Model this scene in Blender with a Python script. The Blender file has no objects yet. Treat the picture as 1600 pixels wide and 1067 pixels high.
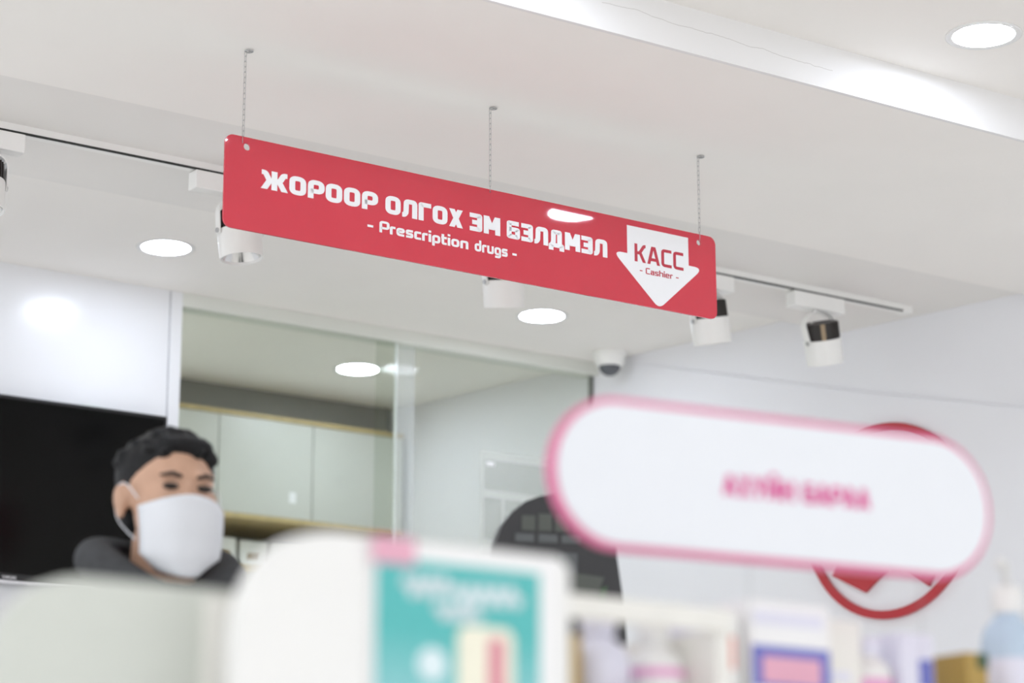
import bpy, bmesh, math, random
from mathutils import Vector, Matrix
R = math.radians
random.seed(4)
scene = bpy.context.scene
COL = scene.collection

# ------------------------------------------------------------------ camera
cam_d = bpy.data.cameras.new('camera')
cam_d.lens = 85.0; cam_d.sensor_width = 36.0; cam_d.clip_start = .05; cam_d.clip_end = 200
cam_d.dof.use_dof = True; cam_d.dof.focus_distance = 5.65; cam_d.dof.aperture_fstop = 2.4
cam = bpy.data.objects.new('camera', cam_d); COL.objects.link(cam)
cam.location = (0, 0, .95)
cam.rotation_euler = (R(90) + math.atan(976/3778), 0, R(-34.4))
scene.camera = cam
scene.cycles.max_bounces = 10; scene.cycles.diffuse_bounces = 7; scene.cycles.glossy_bounces = 4; scene.cycles.transparent_max_bounces = 16
scene.cycles.sample_clamp_indirect = 6.0

# ------------------------------------------------------------------ world (soft daylight entering by the open shop front)
w = bpy.data.worlds.new('world'); scene.world = w; w.use_nodes = True
w.node_tree.nodes['Background'].inputs[0].default_value = (.93, .96, 1, 1)
w.node_tree.nodes['Background'].inputs[1].default_value = .70
scene.view_settings.view_transform = 'Standard'; scene.view_settings.look = 'None'
scene.view_settings.exposure = 1.35; scene.view_settings.gamma = 1.0
scene.view_settings.use_curve_mapping = False
INNER_FILL = 5.0                      # radiance of the unseen fill panels added to brighten the inner room
LAMP = 24.0                      # radiance of the downlight diffusers

# ------------------------------------------------------------------ materials
def mat(name, col, rough=.5, spec=.5, metal=0., var=.03, scale=18., bump=0., coat=0., emit=None, es=0., trans=0.):
    m = bpy.data.materials.new(name); m.use_nodes = True
    nt = m.node_tree; b = nt.nodes['Principled BSDF']
    b.inputs['Roughness'].default_value = rough; b.inputs['Metallic'].default_value = metal
    b.inputs['Specular IOR Level'].default_value = spec
    b.inputs['Coat Weight'].default_value = coat; b.inputs['Coat Roughness'].default_value = .02
    b.inputs['Transmission Weight'].default_value = trans
    tc = nt.nodes.new('ShaderNodeTexCoord'); nz = nt.nodes.new('ShaderNodeTexNoise')
    nz.inputs['Scale'].default_value = scale; nz.inputs['Detail'].default_value = 3
    nt.links.new(tc.outputs['Object'], nz.inputs['Vector'])
    rp = nt.nodes.new('ShaderNodeValToRGB')
    rp.color_ramp.elements[0].position = .3; rp.color_ramp.elements[1].position = .7
    rp.color_ramp.elements[0].color = tuple(c*(1-var) for c in col) + (1,)
    rp.color_ramp.elements[1].color = tuple(min(1, c*(1+var)) for c in col) + (1,)
    nt.links.new(nz.outputs['Fac'], rp.inputs['Fac']); nt.links.new(rp.outputs['Color'], b.inputs['Base Color'])
    if bump:
        bp = nt.nodes.new('ShaderNodeBump'); bp.inputs['Strength'].default_value = bump; bp.inputs['Distance'].default_value = .002
        nt.links.new(nz.outputs['Fac'], bp.inputs['Height']); nt.links.new(bp.outputs['Normal'], b.inputs['Normal'])
    if emit:
        b.inputs['Emission Color'].default_value = emit + (1,); b.inputs['Emission Strength'].default_value = es
    return m
def glass_mat(name, tint, rough=.0, refl=.15):
    m = bpy.data.materials.new(name); m.use_nodes = True; nt = m.node_tree
    for n in list(nt.nodes): nt.nodes.remove(n)
    out = nt.nodes.new('ShaderNodeOutputMaterial'); mx = nt.nodes.new('ShaderNodeMixShader')
    t = nt.nodes.new('ShaderNodeBsdfTransparent'); g = nt.nodes.new('ShaderNodeBsdfGlossy'); fr = nt.nodes.new('ShaderNodeFresnel')
    t.inputs[0].default_value = tint + (1,); g.inputs['Roughness'].default_value = rough; fr.inputs['IOR'].default_value = 1.45
    ml = nt.nodes.new('ShaderNodeMath'); ml.operation = 'MULTIPLY'; ml.inputs[1].default_value = refl
    nt.links.new(fr.outputs[0], ml.inputs[0]); nt.links.new(ml.outputs[0], mx.inputs[0]); nt.links.new(t.outputs[0], mx.inputs[1]); nt.links.new(g.outputs[0], mx.inputs[2])
    nt.links.new(mx.outputs[0], out.inputs[0]); return m
def film_mat(name, col, alpha):
    m = mat(name, col, .6); b = m.node_tree.nodes['Principled BSDF']; b.inputs['Alpha'].default_value = alpha; return m

M = {}
M['ceil'] = mat('ceiling_paint', (.915, .888, .85), .75, .3, var=.012, scale=3, bump=.03)
M['ceil_mid'] = mat('shade_toned_ceiling', (.84, .82, .79), .75, .3, var=.012, scale=3, bump=.03)  # shade of the middle ceiling is put into this greyer colour
M['wall'] = mat('wall_paint', (.83, .83, .86), .6, .4, var=.01, scale=3, bump=.02)
M['gloss_wall'] = mat('white_laminate', (.84, .85, .87), .22, .5, var=.006, scale=2)
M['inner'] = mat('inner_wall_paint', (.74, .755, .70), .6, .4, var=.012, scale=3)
M['floor'] = mat('floor_tile', (.90, .88, .85), .3, .5, var=.04, scale=5)
M['white'] = mat('white_plastic', (.83, .83, .82), .35, .5, var=.01)
M['lampwhite'] = mat('white_lamp_enamel', (.90, .895, .87), .4, .5, var=.01)
M['hdr'] = mat('grey_white_board', (.60, .625, .58), .45, .5, var=.015)
M['cream'] = mat('cream_board', (.82, .81, .77), .45, .5, var=.015)
M['red'] = mat('red_acrylic', (.61, .03, .058), .035, .5, var=.02, scale=7, coat=.6)
M['vinyl'] = mat('white_vinyl', (.86, .86, .87), .3, .5, var=.005)
M['redvinyl'] = mat('red_vinyl', (.50, .03, .055), .3, .5, var=.01)
M['chrome'] = mat('chrome_wire', (.50, .50, .50), .28, .5, metal=1., var=.03)
M['black'] = mat('black_plastic', (.007, .007, .008), .35, .5, var=.05)
M['screen'] = mat('black_screen', (.003, .003, .003), .12, .15, var=.02)
M['silver'] = mat('silver_trim', (.75, .75, .77), .35, .5, metal=.6)
M['heatsink'] = mat('dark_heatsink', (.035, .03, .027), .45, .5, var=.1)
M['tan'] = mat('tan_strip', (.36, .27, .17), .5)
M['reflector'] = mat('lamp_reflector', (.75, .75, .74), .18, .5, metal=1.)
M['groove'] = mat('track_slot', (.02, .022, .02), .6)
M['diffuser'] = mat('lit_diffuser', (.9, .9, .9), .4, emit=(.80, .87, 1.0), es=LAMP)
M['fill_inner'] = mat('inner_fill_emitter', (.9, .9, .9), .4, emit=(.98, 1.0, .96), es=INNER_FILL)
M['cab'] = mat('cabinet_door_laminate', (.59, .60, .555), .35, .5, var=.01, scale=3)
M['wood'] = mat('light_wood_edge', (.55, .43, .22), .5, .4, var=.1, scale=30)
M['gap_shade'] = mat('painted_gap_shade', (.24, .235, .22), .7)  # dark colour stands in for shade in the gap over the cabinets
M['greypanel'] = mat('grey_backsplash', (.22, .225, .21), .5)
M['glass'] = glass_mat('green_tint_glass', (.925, .94, .915))
M['acrylic'] = glass_mat('clear_acrylic', (.97, .97, .97))
M['glassedge'] = mat('polished_glass_edge', (.78, .84, .82), .15, .6)
M['film'] = film_mat('frosted_strip', (.74, .79, .78), .22)
M['notice'] = film_mat('translucent_notice_sheet', (.68, .70, .66), .30)
M['notice2'] = film_mat('grey_printed_block', (.56, .59, .56), .30)
M['smoke'] = mat('smoked_dome', (.10, .105, .12), .15, .6)
M['logo'] = mat('red_logo_paint', (.46, .025, .035), .35, .5, var=.02)
M['pillface'] = mat('cool_white_sign_face', (.80, .825, .875), .35, .5, var=.006)
M['pink'] = mat('pink_border', (.72, .17, .34), .35, .5)
M['magenta'] = mat('magenta_letters', (.70, .07, .30), .4)
M['skin'] = mat('skin', (.54, .33, .23), .5, .4, var=.05, scale=40)
M['hair'] = mat('black_hair', (.006, .006, .007), .55, .25, var=.3, scale=120, bump=.5)
M['mask'] = mat('white_mask_fabric', (.70, .72, .76), .8, .2, var=.01)
M['hoodie'] = mat('charcoal_hoodie', (.060, .062, .066), .9, .2, var=.12, scale=60)
M['hoodie_in'] = mat('black_hood_lining', (.018, .018, .022), .9, .2)
M['trouser'] = mat('dark_trousers', (.03, .03, .04), .9, .2)
M['shirt'] = mat('white_shirt', (.75, .75, .74), .8)
M['shoe'] = mat('black_shoe', (.02, .02, .02), .5)
M['eye'] = mat('dark_eye', (.02, .015, .012), .2)
M['lip'] = mat('lip', (.45, .2, .17), .5)
M['teal'] = None
M['posterwhite'] = mat('poster_pale_print', (.72, .84, .88), .5)
M['posterpink'] = mat('poster_pink_tag', (.76, .40, .52), .5)
M['creampack'] = mat('cream_pack_print', (.86, .84, .70), .5)
M['rosepack'] = mat('rose_pack_print', (.68, .25, .32), .5)
M['lilac'] = mat('lilac_white_plastic', (.74, .74, .86), .3)
M['pinklab'] = mat('pink_label', (.78, .38, .62), .4)
M['bluelab'] = mat('blue_label', (.14, .16, .52), .4)
M['paleblue'] = mat('pale_blue_plastic', (.50, .62, .76), .3)
M['darkred'] = mat('dark_red_carton', (.33, .05, .06), .5)
M['amber'] = mat('amber_carton', (.42, .28, .07), .5)
M['green'] = mat('green_cap', (.16, .42, .12), .4)
M['coral'] = mat('coral_mark', (.78, .30, .25), .5)
M['greylab'] = mat('grey_paper', (.10, .11, .115), .6)
M['darkglow'] = mat('glossy_black_board', (.020, .020, .023), .35, .5)
M['concrete'] = mat('plinth_grey', (.4, .4, .4), .7)
M['mutedgreen'] = mat('muted_green_print', (.05, .10, .05), .6)
M['cardpaper'] = mat('olive_card', (.085, .095, .085), .6)

def teal_material():
    m = bpy.data.materials.new('teal_fading_print'); m.use_nodes = True; nt = m.node_tree; b = nt.nodes['Principled BSDF']
    tc = nt.nodes.new('ShaderNodeTexCoord'); sp = nt.nodes.new('ShaderNodeSeparateXYZ'); rp = nt.nodes.new('ShaderNodeValToRGB')
    nt.links.new(tc.outputs['Generated'], sp.inputs[0]); nt.links.new(sp.outputs['Z'], rp.inputs['Fac'])
    e = rp.color_ramp.elements                                # printed colour runs from pale blue at the foot to teal
    e[0].position = .30; e[0].color = (.46, .70, .76, 1); e[1].position = .78; e[1].color = (.085, .47, .465, 1)
    nt.links.new(rp.outputs['Color'], b.inputs['Base Color']); b.inputs['Roughness'].default_value = .4
    return m
M['teal'] = teal_material()

def riser_material():
    m = mat('cracked_riser_paint', (.82, .81, .80), .7, .3, var=.012, scale=3); nt = m.node_tree; b = nt.nodes['Principled BSDF']
    src = b.inputs['Base Color'].links[0].from_socket
    tc = nt.nodes.new('ShaderNodeTexCoord'); sp = nt.nodes.new('ShaderNodeSeparateXYZ'); nt.links.new(tc.outputs['Object'], sp.inputs[0])
    nz = nt.nodes.new('ShaderNodeTexNoise'); nz.noise_dimensions = '1D'; nz.inputs['Scale'].default_value = 9; nz.inputs['Detail'].default_value = 6
    nt.links.new(sp.outputs['X'], nz.inputs['W'])
    def mth(op, a, bb):
        n = nt.nodes.new('ShaderNodeMath'); n.operation = op
        for i, v in enumerate((a, bb)):
            if isinstance(v, (int, float)): n.inputs[i].default_value = v
            else: nt.links.new(v, n.inputs[i])
        return n.outputs[0]
    line = mth('ADD', mth('MULTIPLY', nz.outputs['Fac'], .02), mth('SUBTRACT', 2.985, mth('MULTIPLY', mth('SUBTRACT', sp.outputs['X'], 2.9), .028)))
    d = mth('ABSOLUTE', mth('SUBTRACT', sp.outputs['Z'], line), 0)
    near = mth('LESS_THAN', d, .0007)
    rng = mth('MULTIPLY', mth('GREATER_THAN', sp.outputs['X'], 2.95), mth('LESS_THAN', sp.outputs['X'], 3.62))
    mx = nt.nodes.new('ShaderNodeMixRGB'); nt.links.new(mth('MULTIPLY', mth('MULTIPLY', near, rng), .5), mx.inputs[0])
    nt.links.new(src, mx.inputs[1]); mx.inputs[2].default_value = (.35, .33, .30, 1)
    nt.links.new(mx.outputs[0], b.inputs['Base Color']); return m
M['riser'] = riser_material()

# ------------------------------------------------------------------ mesh helpers
class MB:
    """collects shapes, build() links them as ONE mesh object"""
    def __init__(s): s.bm = bmesh.new()
    def box(s, x0, x1, y0, y1, z0, z1, bev=0., seg=2):
        t = bmesh.new(); bmesh.ops.create_cube(t, size=1)
        for v in t.verts: v.co = Vector(((x0+x1)/2 + v.co.x*(x1-x0), (y0+y1)/2 + v.co.y*(y1-y0), (z0+z1)/2 + v.co.z*(z1-z0)))
        if bev: bmesh.ops.bevel(t, geom=t.edges[:], offset=bev, segments=seg, affect='EDGES', profile=.5)
        s.add(t); return s
    def add(s, t, mtx=None):
        if mtx is not None: bmesh.ops.transform(t, matrix=mtx, verts=t.verts)
        me = bpy.data.meshes.new('tmp'); t.to_mesh(me); t.free(); s.bm.from_mesh(me); bpy.data.meshes.remove(me)
    def lathe(s, prof, c=(0, 0, 0), n=32, mtx=None, cap=True):
        t = bmesh.new(); rings = []
        for r, z in prof:
            rings.append([t.verts.new((r*math.cos(2*math.pi*i/n), r*math.sin(2*math.pi*i/n), z)) for i in range(n)])
        for a, b in zip(rings, rings[1:]):
            for i in range(n): t.faces.new((a[i], a[(i+1) % n], b[(i+1) % n], b[i]))
        if cap:
            t.faces.new(rings[0][::-1]); t.faces.new(rings[-1])
        bmesh.ops.remove_doubles(t, verts=t.verts, dist=1e-6)
        bmesh.ops.recalc_face_normals(t, faces=t.faces)
        m = Matrix.Translation(c)
        s.add(t, m @ mtx if mtx is not None else m); return s
    def tube(s, pts, r, n=8, closed=False, mtx=None):
        t = bmesh.new(); pts = [Vector(p) for p in pts]; N = len(pts); rings = []
        rad = r if isinstance(r, (list, tuple)) else [r]*N
        prev = None
        for i, p in enumerate(pts):
            a = pts[i-1] if (i or closed) else p; b = pts[(i+1) % N] if (i < N-1 or closed) else p
            d = (b-a).normalized()
            if prev is None: u = d.orthogonal().normalized()
            else: u = (prev - d*prev.dot(d)).normalized()
            prev = u; v = d.cross(u)
            rings.append([t.verts.new(p + (u*math.cos(2*math.pi*k/n) + v*math.sin(2*math.pi*k/n))*rad[i]) for k in range(n)])
        for i in range(N if closed else N-1):
            a, b = rings[i], rings[(i+1) % N]
            for k in range(n): t.faces.new((a[k], a[(k+1) % n], b[(k+1) % n], b[k]))
        if not closed:
            t.faces.new(rings[0][::-1]); t.faces.new(rings[-1])
        bmesh.ops.recalc_face_normals(t, faces=t.faces)
        s.add(t, mtx); return s
    def prism(s, outline, y0, y1, holes=(), mtx=None):
        """outline in XZ, solid between y0 (front) and y1"""
        t = bmesh.new(); ed = []; loops = []
        for lp in [outline] + list(holes):
            vs = [t.verts.new((x, y0, z)) for x, z in lp]; loops.append(vs)
            for i in range(len(vs)): ed.append(t.edges.new((vs[i], vs[(i+1) % len(vs)])))
        if holes: bmesh.ops.triangle_fill(t, use_beauty=True, use_dissolve=False, edges=ed)
        else: t.faces.new(loops[0])
        front = t.faces[:]
        bk = {v: t.verts.new((v.co.x, y1, v.co.z)) for v in t.verts[:]}
        for f in front: t.faces.new([bk[v] for v in reversed(f.verts)])
        for vs in loops:
            for i in range(len(vs)):
                a, b = vs[i], vs[(i+1) % len(vs)]; t.faces.new((a, b, bk[b], bk[a]))
        bmesh.ops.recalc_face_normals(t, faces=t.faces)
        s.add(t, mtx); return s
    def ball(s, c, r, sc=(1, 1, 1), n=20, mtx=None):
        t = bmesh.new(); bmesh.ops.create_uvsphere(t, u_segments=n, v_segments=n//2+2, radius=r)
        m = Matrix.Translation(c) @ Matrix.Diagonal((*sc, 1))
        s.add(t, mtx @ m if mtx is not None else m); return s
    def build(s, name, m, parent=None, smooth=False, loc=None):
        me = bpy.data.meshes.new(name)
        if loc is not None:
            bmesh.ops.translate(s.bm, verts=s.bm.verts, vec=-Vector(loc))
        s.bm.to_mesh(me); s.bm.free()
        me.materials.append(M[m] if isinstance(m, str) else m)
        if smooth:
            for p in me.polygons: p.use_smooth = True
            if smooth is not True: me.set_sharp_from_angle(angle=R(smooth))
        o = bpy.data.objects.new(name, me); COL.objects.link(o)
        if loc is not None: o.location = loc
        if parent: o.parent = parent
        return o
def tag(o, label, cat, group=None):
    o['label'] = label; o['category'] = cat
    if group: o['group'] = group
    return o
def struct(o): o['kind'] = 'structure'; return o
def thing(name, label, cat, loc=(0, 0, 0), rz=0, group=None):
    o = bpy.data.objects.new(name, None); COL.objects.link(o); o.empty_display_size = .05
    o.location = loc; o.rotation_euler = (0, 0, rz); return tag(o, label, cat, group)
def dup(root, loc, label, rot=None):
    r = root.copy(); COL.objects.link(r); r.location = loc; r['label'] = label
    if rot is not None: r.rotation_euler = rot
    for ch in list(root.children):
        c = ch.copy(); COL.objects.link(c); c.parent = r
        for g in list(ch.children):
            d = g.copy(); COL.objects.link(d); d.parent = c
    return r
def rrect(x0, x1, z0, z1, r, n=8):
    o = []
    for cx, cz, a0 in ((x1-r, z1-r, 0), (x0+r, z1-r, 90), (x0+r, z0+r, 180), (x1-r, z0+r, 270)):
        for i in range(n+1):
            a = R(a0 + 90*i/n); o.append((cx + r*math.cos(a), cz + r*math.sin(a)))
    return o
def circ(cx, cz, r, n=24): return [(cx + r*math.cos(2*math.pi*i/n), cz + r*math.sin(2*math.pi*i/n)) for i in range(n)]

# ------------------------------------------------------------------ room shell
H0, HB, HM, HF = 3.035, 2.927, 2.955, 3.038          # near ceiling, beam soffit, middle and far ceiling heights
YB0, YA, YB1, YE, YW = 3.96, 4.68, 4.94, 5.70, 6.75  # beam front, board joint, beam rear, ceiling step, back wall
def wx(y, k=-.2): return 4.996 + k*(y-6.75)          # right wall runs slightly askew
XL, YF = -3.0, -4.5
struct(MB().box(XL-.2, 7.6, YF, 8.25, -.1, 0).build('floor', 'floor'))
def slab(y0, y1, z0, z1=3.3, xl=XL-.2, z0b=None):
    zb = z0 if z0b is None else z0b
    t = bmesh.new()
    lo = [t.verts.new(p) for p in ((xl, y0, z0), (wx(y0)+.1, y0, z0), (wx(y1)+.1, y1, zb), (xl, y1, zb))]
    hi = [t.verts.new((v.co.x, v.co.y, z1)) for v in lo]
    t.faces.new(lo[::-1]); t.faces.new(hi)
    for i in range(4): t.faces.new((lo[i], lo[(i+1) % 4], hi[(i+1) % 4], hi[i]))
    bmesh.ops.recalc_face_normals(t, faces=t.faces)
    m = MB(); m.add(t); return m
struct(slab(YF, YB0, H0).build('ceiling', 'ceil'))
struct(slab(YB0+.012, YA, HB).build('ceiling', 'ceil'))
struct(slab(YA, YB1+.03, HB, z0b=HB+.003).build('ceiling', 'ceil'))
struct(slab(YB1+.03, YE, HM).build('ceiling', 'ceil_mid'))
struct(slab(YE, 8.25, HF).build('ceiling', 'ceil'))
struct(slab(YB0, YB0+.012, HB).build('trim_1', 'riser'))
# back wall: laminate panel wall with a narrow edge trim, right wall, left wall, rear wall of the inner room
struct(MB().box(XL, 3.300, YW, YW+.10, 0, HF).build('wall_back', 'gloss_wall'))
struct(MB().box(3.304, 3.344, YW-.004, YW+.10, 0, HF, .002).build('trim_2', 'gloss_wall'))
t = MB(); t.prism([(0, 0), (12.8, 0), (12.8, 3.3), (0, 3.3)], 0, .15)
wr = struct(t.build('wall_right', 'wall'))
p0 = Vector((wx(8.3), 8.3, 0)); wr.location = p0; wr.rotation_euler = (0, 0, math.atan2(-1, .2))
wr.location = p0
struct(MB().box(XL-.2, XL, YW, 8.2, 0, 3.3).build('wall_left', 'wall'))
struct(MB().box(XL, 5.1, 8.1, 8.2, 0, HF).build('wall_rear', 'inner'))
# header over the glass partition
struct(MB().box(3.344, wx(YW)-.002, YW-.005, YW+.07, 2.993, HF, .002).build('trim_3', 'inner'))

# ------------------------------------------------------------------ downlights
def make_downlight(loc, label):
    d = thing('downlight', label, 'ceiling light', loc, group='round recessed ceiling lights')
    MB().lathe([(.070, -.001), (.084, -.004), (.088, -.002), (.088, .0), (.070, .0)], cap=False).build('trim_ring', 'white', d, True)
    MB().lathe([(.0001, -.0015), (.0725, -.0015), (.0725, -.0005), (.0001, -.0005)]).build('diffuser', 'diffuser', d)
    return d
d0 = make_downlight((3.86, 3.706, H0), 'round lit downlight at the top right, in front of the ceiling beam')
dup(d0, (3.072, 6.325, HF), 'round lit downlight above the black television, left of the red hanging sign')
dup(d0, (4.457, 6.333, HF), 'round lit downlight just below the red hanging sign near the glass partition')
dup(d0, (4.332, 7.313, HF), 'round lit downlight seen through the glass, above the wall cabinets')
OFF = 'round lit downlight in the front shop ceiling, outside the photographed view'
for x, y in [(2.68, 3.70), (1.50, 3.70), (.32, 3.70), (-.86, 3.70), (5.0, 3.70)]:
    dup(d0, (x, y, H0), OFF)
for x in (2.95, 1.6):  # extra unseen lamps, added for more light in the inner room
    dup(d0, (x, 7.313, HF), 'added round downlight brightening the inner room behind the television wall, out of view')
for x, y in [(1.69, 6.325), (.3, 6.325)]:
    dup(d0, (x, y, HF), 'round lit downlight over the back wall left of the television, outside the view')

def make_fill_panel(loc, label, m, grp):  # added fill light, hidden from view, lifts the inner room brightness
    p = thing('added_fill_panel', label, 'ceiling light', loc, group=grp)
    for a in ((-.31, .31, -.31, -.295), (-.31, .31, .295, .31), (-.31, -.295, -.295, .295), (.295, .31, -.295, .295)):
        MB().box(*a, -.012, 0, .001).build('frame_bar', 'white', p)
    MB().box(-.295, .295, -.295, .295, -.009, -.004).build('diffuser', m, p)
    return p
p1_ = make_fill_panel((2.55, 7.4, HF), 'added square fill light in the inner room behind the television wall, out of view', 'fill_inner', 'added fill panels')
dup(p1_, (1.3, 7.4, HF), p1_['label'])
# ------------------------------------------------------------------ lettering (stroked block letters; unit cap height)
def round_path(pts, r, closed):
    out = []; n = len(pts)
    for i, p in enumerate(pts):
        p = Vector(p)
        if not closed and i in (0, n-1): out.append(p); continue
        a = Vector(pts[i-1]); b = Vector(pts[(i+1) % n])
        da, db = (a-p), (b-p); rr = min(r, da.length*.499, db.length*.499)
        if rr < 1e-4: out.append(p); continue
        A = p + da.normalized()*rr; B = p + db.normalized()*rr
        for k in range(6):
            q = k/5; out.append(A*(1-q)**2 + p*2*q*(1-q) + B*q*q)
    return out
def ribbon(t, pts, wd, closed, xf, y0, y1):
    P = pts; n = len(P); L = []; Rr = []
    for i in range(n):
        a = P[i-1] if (i or closed) else None; b = P[(i+1) % n] if (i < n-1 or closed) else None
        d1 = (P[i]-a).normalized() if a is not None else None; d2 = (b-P[i]).normalized() if b is not None else None
        if d1 is None: d1 = d2
        if d2 is None: d2 = d1
        n1 = Vector((-d1.y, d1.x)); n2 = Vector((-d2.y, d2.x)); m = n1+n2
        m = m.normalized() if m.length > 1e-6 else n1
        k = min(2.2, 1/max(.3, m.dot(n1)))
        L.append(P[i] + m*wd/2*k); Rr.append(P[i] - m*wd/2*k)
    for i in range(n if closed else n-1):
        j = (i+1) % n; quad(t, (L[i], L[j], Rr[j], Rr[i]), xf, y0, y1)
def quad(t, q, xf, y0, y1):
    f = [t.verts.new((xf(p)[0], y0, xf(p)[1])) for p in q]; b = [t.verts.new((xf(p)[0], y1, xf(p)[1])) for p in q]
    n = len(q)
    try:
        t.faces.new(f); t.faces.new(b[::-1])
        for i in range(n): t.faces.new((f[i], b[i], b[(i+1) % n], f[(i+1) % n]))
    except ValueError: pass
# letter table: (advance width, [strokes]); stroke = ('s', pts, closed) centre line | ('p', x0,y0,x1,y1) slanted bar with level ends
def glyph(ch, s):
    h = s/2; T = 1-h; Bm = h; W = .72
    l, r = h, W-h; mid = .5; X = .70
    S = lambda *p: ('s', list(p), False); C_ = lambda *p: ('s', list(p), True); B = lambda x0, y0, x1, y1: ('p', x0, y0, x1, y1)
    xt = X-h; xm = (X)/2; rr = .60-h
    g = {
     'О': (W, [C_((l, Bm), (r, Bm), (r, T), (l, T))]), 'Р': (W*.97, [S((l, 0), (l, T), (r, T), (r, .40), (l, .40))]),
     'Ж': (1.12, [B(.56, 0, .56, 1), S((.02, T), (.17, T), (.34, .5), (.50, .5)), S((1.10, T), (.95, T), (.78, .5), (.62, .5)), B(h, 0, .38, .53), B(1.12-h, 0, .74, .53)]),
     'Л': (W*.98, [S((0, Bm), (.10, Bm), (.18, .25), (.20, T), (r, T), (r, 0))]), 'Г': (W*.84, [S((l, 0), (l, T), (W*.84, T))]),
     'Х': (W*.95, [B(h*1.15, 0, W*.95-h*1.15, 1), B(W*.95-h*1.15, 0, h*1.15, 1)]),
     'Э': (W*.84, [S((0, T), (W*.84-h, T), (W*.84-h, Bm), (0, Bm)), S((.12, .5), (W*.84-h, .5))]),
     'М': (W*1.12, [B(h, 0, h, 1), B(W*1.12-h, 0, W*1.12-h, 1), B(.56*W, .26, h*1.1, 1), B(.56*W, .26, W*1.12-h*1.1, 1)]),
     'Б': (W*.94, [S((W*.86, T), (l, T), (l, Bm), (W*.94-h, Bm), (W*.94-h, .53), (l, .53))]),
     'Д': (W*1.06, [S((h*.8, -.17), (h*.8, Bm), (W*1.06-h*.8, Bm), (W*1.06-h*.8, -.17)), S((.15, Bm), (.22, .3), (.23, T), (W*.93-h, T), (W*.93-h, Bm))]),
     'К': (W*.92, [B(h, 0, h, 1), S((.06+h, .5), (.30, .5), (W*.78, T), (W*.92, T)), B(W*.92-h, 0, .32, .54)]),
     'А': (W*1.02, [B(h*.9, 0, W*.51-.04, 1), B(W*1.02-h*.9, 0, W*.51+.04, 1), S((.18, .27), (W*1.02-.18, .27))]),
     'С': (W*.86, [S((W*.86, T), (l, T), (l, Bm), (W*.86, Bm))]),
     'У': (W*.92, [B(h, 1, W*.46, .36), B(W*.92-h, 1, .24, 0)]), 'Й': (W, [B(h, 0, h, 1), B(W-h, 0, W-h, 1), B(h, .12, W-h, .88), S((.22, 1.26), (.30, 1.16), (.44, 1.16), (.52, 1.26))]),
     'Н': (W, [B(h, 0, h, 1), B(W-h, 0, W-h, 1), S((h, .5), (W-h, .5))]),
     '-': (.40, [S((0, .36), (.40, .36))]), ' ': (.30, []),
     'P': (W*.94, [S((l, 0), (l, T), (r, T), (r, .40), (l, .40))]), 'C': (W*.86, [S((W*.86, T), (l, T), (l, Bm), (W*.86, Bm))]),
     'S': (W*.9, [S((W*.86, T), (l, T), (l, .5), (W*.9-h, .5), (W*.9-h, Bm), (.03, Bm))]), 'A': (W, [B(h, 0, W*.5-.03, 1), B(W-h, 0, W*.5+.03, 1)]),
     'M': (W*1.15, [B(h, 0, h, 1), B(W*1.15-h, 0, W*1.15-h, 1), B(.575*W, .1, h*1.1, 1), B(.575*W, .1, W*1.15-h*1.1, 1)]),
     'U': (W*.95, [S((l, 1), (l, Bm), (W*.95-h, Bm), (W*.95-h, 1))]), 'N': (W, [B(h, 0, h, 1), B(W-h, 0, W-h, 1), B(W-h, 0, h, 1)]),
     'G': (W*.95, [S((W*.9, T), (l, T), (l, Bm), (W*.95-h, Bm), (W*.95-h, .48), (.42, .48))]),
     'r': (.40, [S((h, 0), (h, xt), (.40, xt))]), 'e': (.60, [S((h, .36), (rr, .36), (rr, xt), (h, xt), (h, Bm), (.56, Bm))]),
     's': (.54, [S((.52, xt), (h, xt), (h, X/2+.0), (.54-h, X/2), (.54-h, Bm), (.02, Bm))]), 'c': (.50, [S((.50, xt), (h, xt), (h, Bm), (.50, Bm))]),
     'i': (s, [B(h, 0, h, X), B(h, .82, h, 1.0)]), 'p': (.60, [S((h, -.25), (h, xt), (rr, xt), (rr, Bm), (h, Bm))]),
     't': (.40, [S((h+.02, .92), (h+.02, Bm), (.40, Bm)), S((0, xt), (.40, xt))]), 'o': (.60, [C_((h, Bm), (rr, Bm), (rr, xt), (h, xt))]),
     'n': (.60, [S((h, 0), (h, xt), (rr, xt), (rr, 0))]), 'h': (.60, [B(h, 0, h, 1), S((h, xt), (rr, xt), (rr, 0))]),
     'd': (.60, [S((rr, 1), (rr, Bm), (h, Bm), (h, xt), (rr, xt))]), 'u': (.60, [S((h, X), (h, Bm), (rr, Bm), (rr, X))]),
     'g': (.60, [S((rr, Bm), (h, Bm), (h, xt), (rr, xt), (rr, -.25+h), (.05, -.25+h))]), 'a': (.56, [S((.04, xt), (.56-h, xt), (.56-h, 0)), S((.56-h, .38), (h, .38), (h, Bm), (.56-h, Bm))]),
    }
    return g[ch]
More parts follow.
